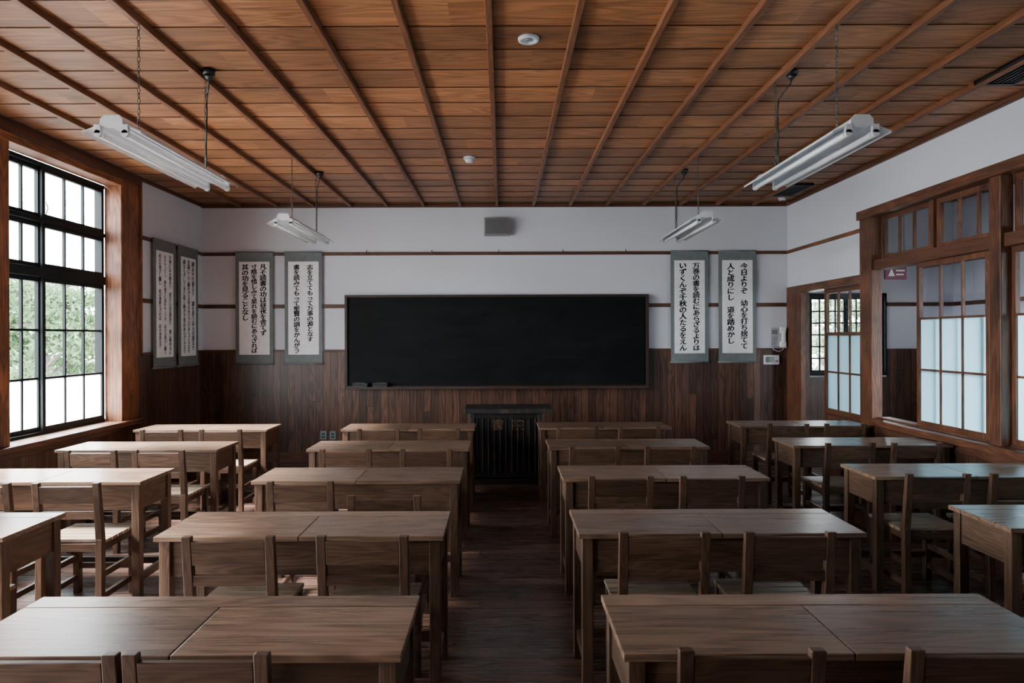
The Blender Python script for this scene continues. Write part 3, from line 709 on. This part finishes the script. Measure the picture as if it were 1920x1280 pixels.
# ------------------------------------------------------------------ outdoors
mb=MB(); mb.box(-60,60,-40,60,-.5,-.35); add('ground',mb,[M['ground']],kind='structure')
def pine(loc,h,seed,spread=1.6):
    rnd=random.Random(seed)
    e=empty('pine_tree',loc,'green Japanese pine with spreading branches in the garden','tree','garden pines outside the windows')
    mb=MB(); pts=[Vector((0,0,0))]
    for i in range(6): pts.append(pts[-1]+Vector((rnd.uniform(-.2,.2),rnd.uniform(-.2,.2),h/6)))
    for i in range(6): mb.cyl(pts[i],pts[i+1],.13*(1-i/7),.13*(1-(i+1)/7),8)
    fo=MB()
    for i in range(24):
        t=rnd.uniform(.2,1); k=t*6; j=min(5,int(k)); p=pts[j].lerp(pts[j+1],k-j)
        a=rnd.uniform(0,6.28); L=spread*(1.2-t*.7)*rnd.uniform(.6,1.0)
        q=p+Vector((math.cos(a)*L,math.sin(a)*L,rnd.uniform(.0,.35))); mid=p.lerp(q,.5)+Vector((0,0,rnd.uniform(-.05,.15)))
        mb.cyl(p,mid,.035,.022,5); mb.cyl(mid,q,.022,.01,5)
        for u in range(200):
            w=q.lerp(mid,rnd.random()*.9)
            c=w+Vector((max(-.4,min(.4,rnd.gauss(0,.2))),max(-.4,min(.4,rnd.gauss(0,.2))),rnd.gauss(.05,.07)))
            d=Vector((rnd.uniform(-1,1),rnd.uniform(-1,1),rnd.uniform(-.1,1))).normalized()*.13; s=d.cross(Vector((rnd.random(),rnd.random(),rnd.random()))).normalized()*.02
            fo.face([c-s,c+s,c+d+s*.3,c+d-s*.3])
            s2=s.cross(d).normalized()*.02; fo.face([c-s2,c+s2,c+d*.9+s2*.3,c+d*.9-s2*.3])
    add('trunk_and_branches',mb,[M['bark']],parent=e); add('needle_foliage',fo,[M['foliage']],parent=e,fix=False)
for i,(x,y,h) in enumerate(((-6.7,10.4,2.4),(-9.7,13.4,2.8),(-9.5,17.0,3.1),(-13.2,17.6,3.3),(-13.4,22,3.8),(6.6,13.0,2.6),(9.3,16.5,3.2))):
    pine((x,y,-.36),h,i+3,1.35)

# ------------------------------------------------------------------ light
w=bpy.data.worlds.new('World'); scene.world=w; w.use_nodes=True
nt=w.node_tree; bg=nt.nodes['Background']
tc=nt.nodes.new('ShaderNodeTexCoord'); sp=nt.nodes.new('ShaderNodeSeparateXYZ'); rp=nt.nodes.new('ShaderNodeValToRGB')
nt.links.new(tc.outputs['Generated'],sp.inputs[0]); nt.links.new(sp.outputs['Z'],rp.inputs[0]); nt.links.new(rp.outputs[0],bg.inputs['Color'])
rp.color_ramp.elements[0].position=0; rp.color_ramp.elements[0].color=(.96,.985,1,1); rp.color_ramp.elements[1].position=.8; rp.color_ramp.elements[1].color=(.78,.89,1,1)
bg.inputs['Strength'].default_value=27.0
sl=bpy.data.lights.new('hazy_sun','SUN'); sl.energy=125; sl.angle=math.radians(14); sl.color=(1,.98,.95)
so=bpy.data.objects.new('hazy_sun',sl); COL.objects.link(so); so.rotation_euler=Vector((1,.10,-1.0)).to_track_quat('-Z','Y').to_euler(); so.location=(-10,0,8)
def portal(x,y,z,sy,sz,rot):
    l=bpy.data.lights.new('sky_portal','AREA'); l.shape='RECTANGLE'; l.size=sz; l.size_y=sy; l.energy=1
    l.cycles.is_portal=True
    o=bpy.data.objects.new('sky_portal',l); COL.objects.link(o); o.location=(x,y,z); o.rotation_euler=(0,rot,0)
for a,b in WB: portal(XL-.24,(a+b)/2,1.78,b-a,2.2,-math.pi/2)
for a,b in CW: portal(XH+.18,(a+b)/2,1.45,b-a,1.5,math.pi/2)

# ------------------------------------------------------------------ camera
cd=bpy.data.cameras.new('camera'); cam=bpy.data.objects.new('camera',cd); COL.objects.link(cam)
cam.location=(0,0,1.46)
cd.sensor_width=36; cd.lens=24; cd.shift_x=.009375; cd.shift_y=-.00417; cd.clip_start=.05
cam.rotation_euler=(Matrix.Rotation(math.pi/2,4,'X')@Matrix.Rotation(math.radians(-.2),4,'Z')).to_euler()
scene.camera=cam
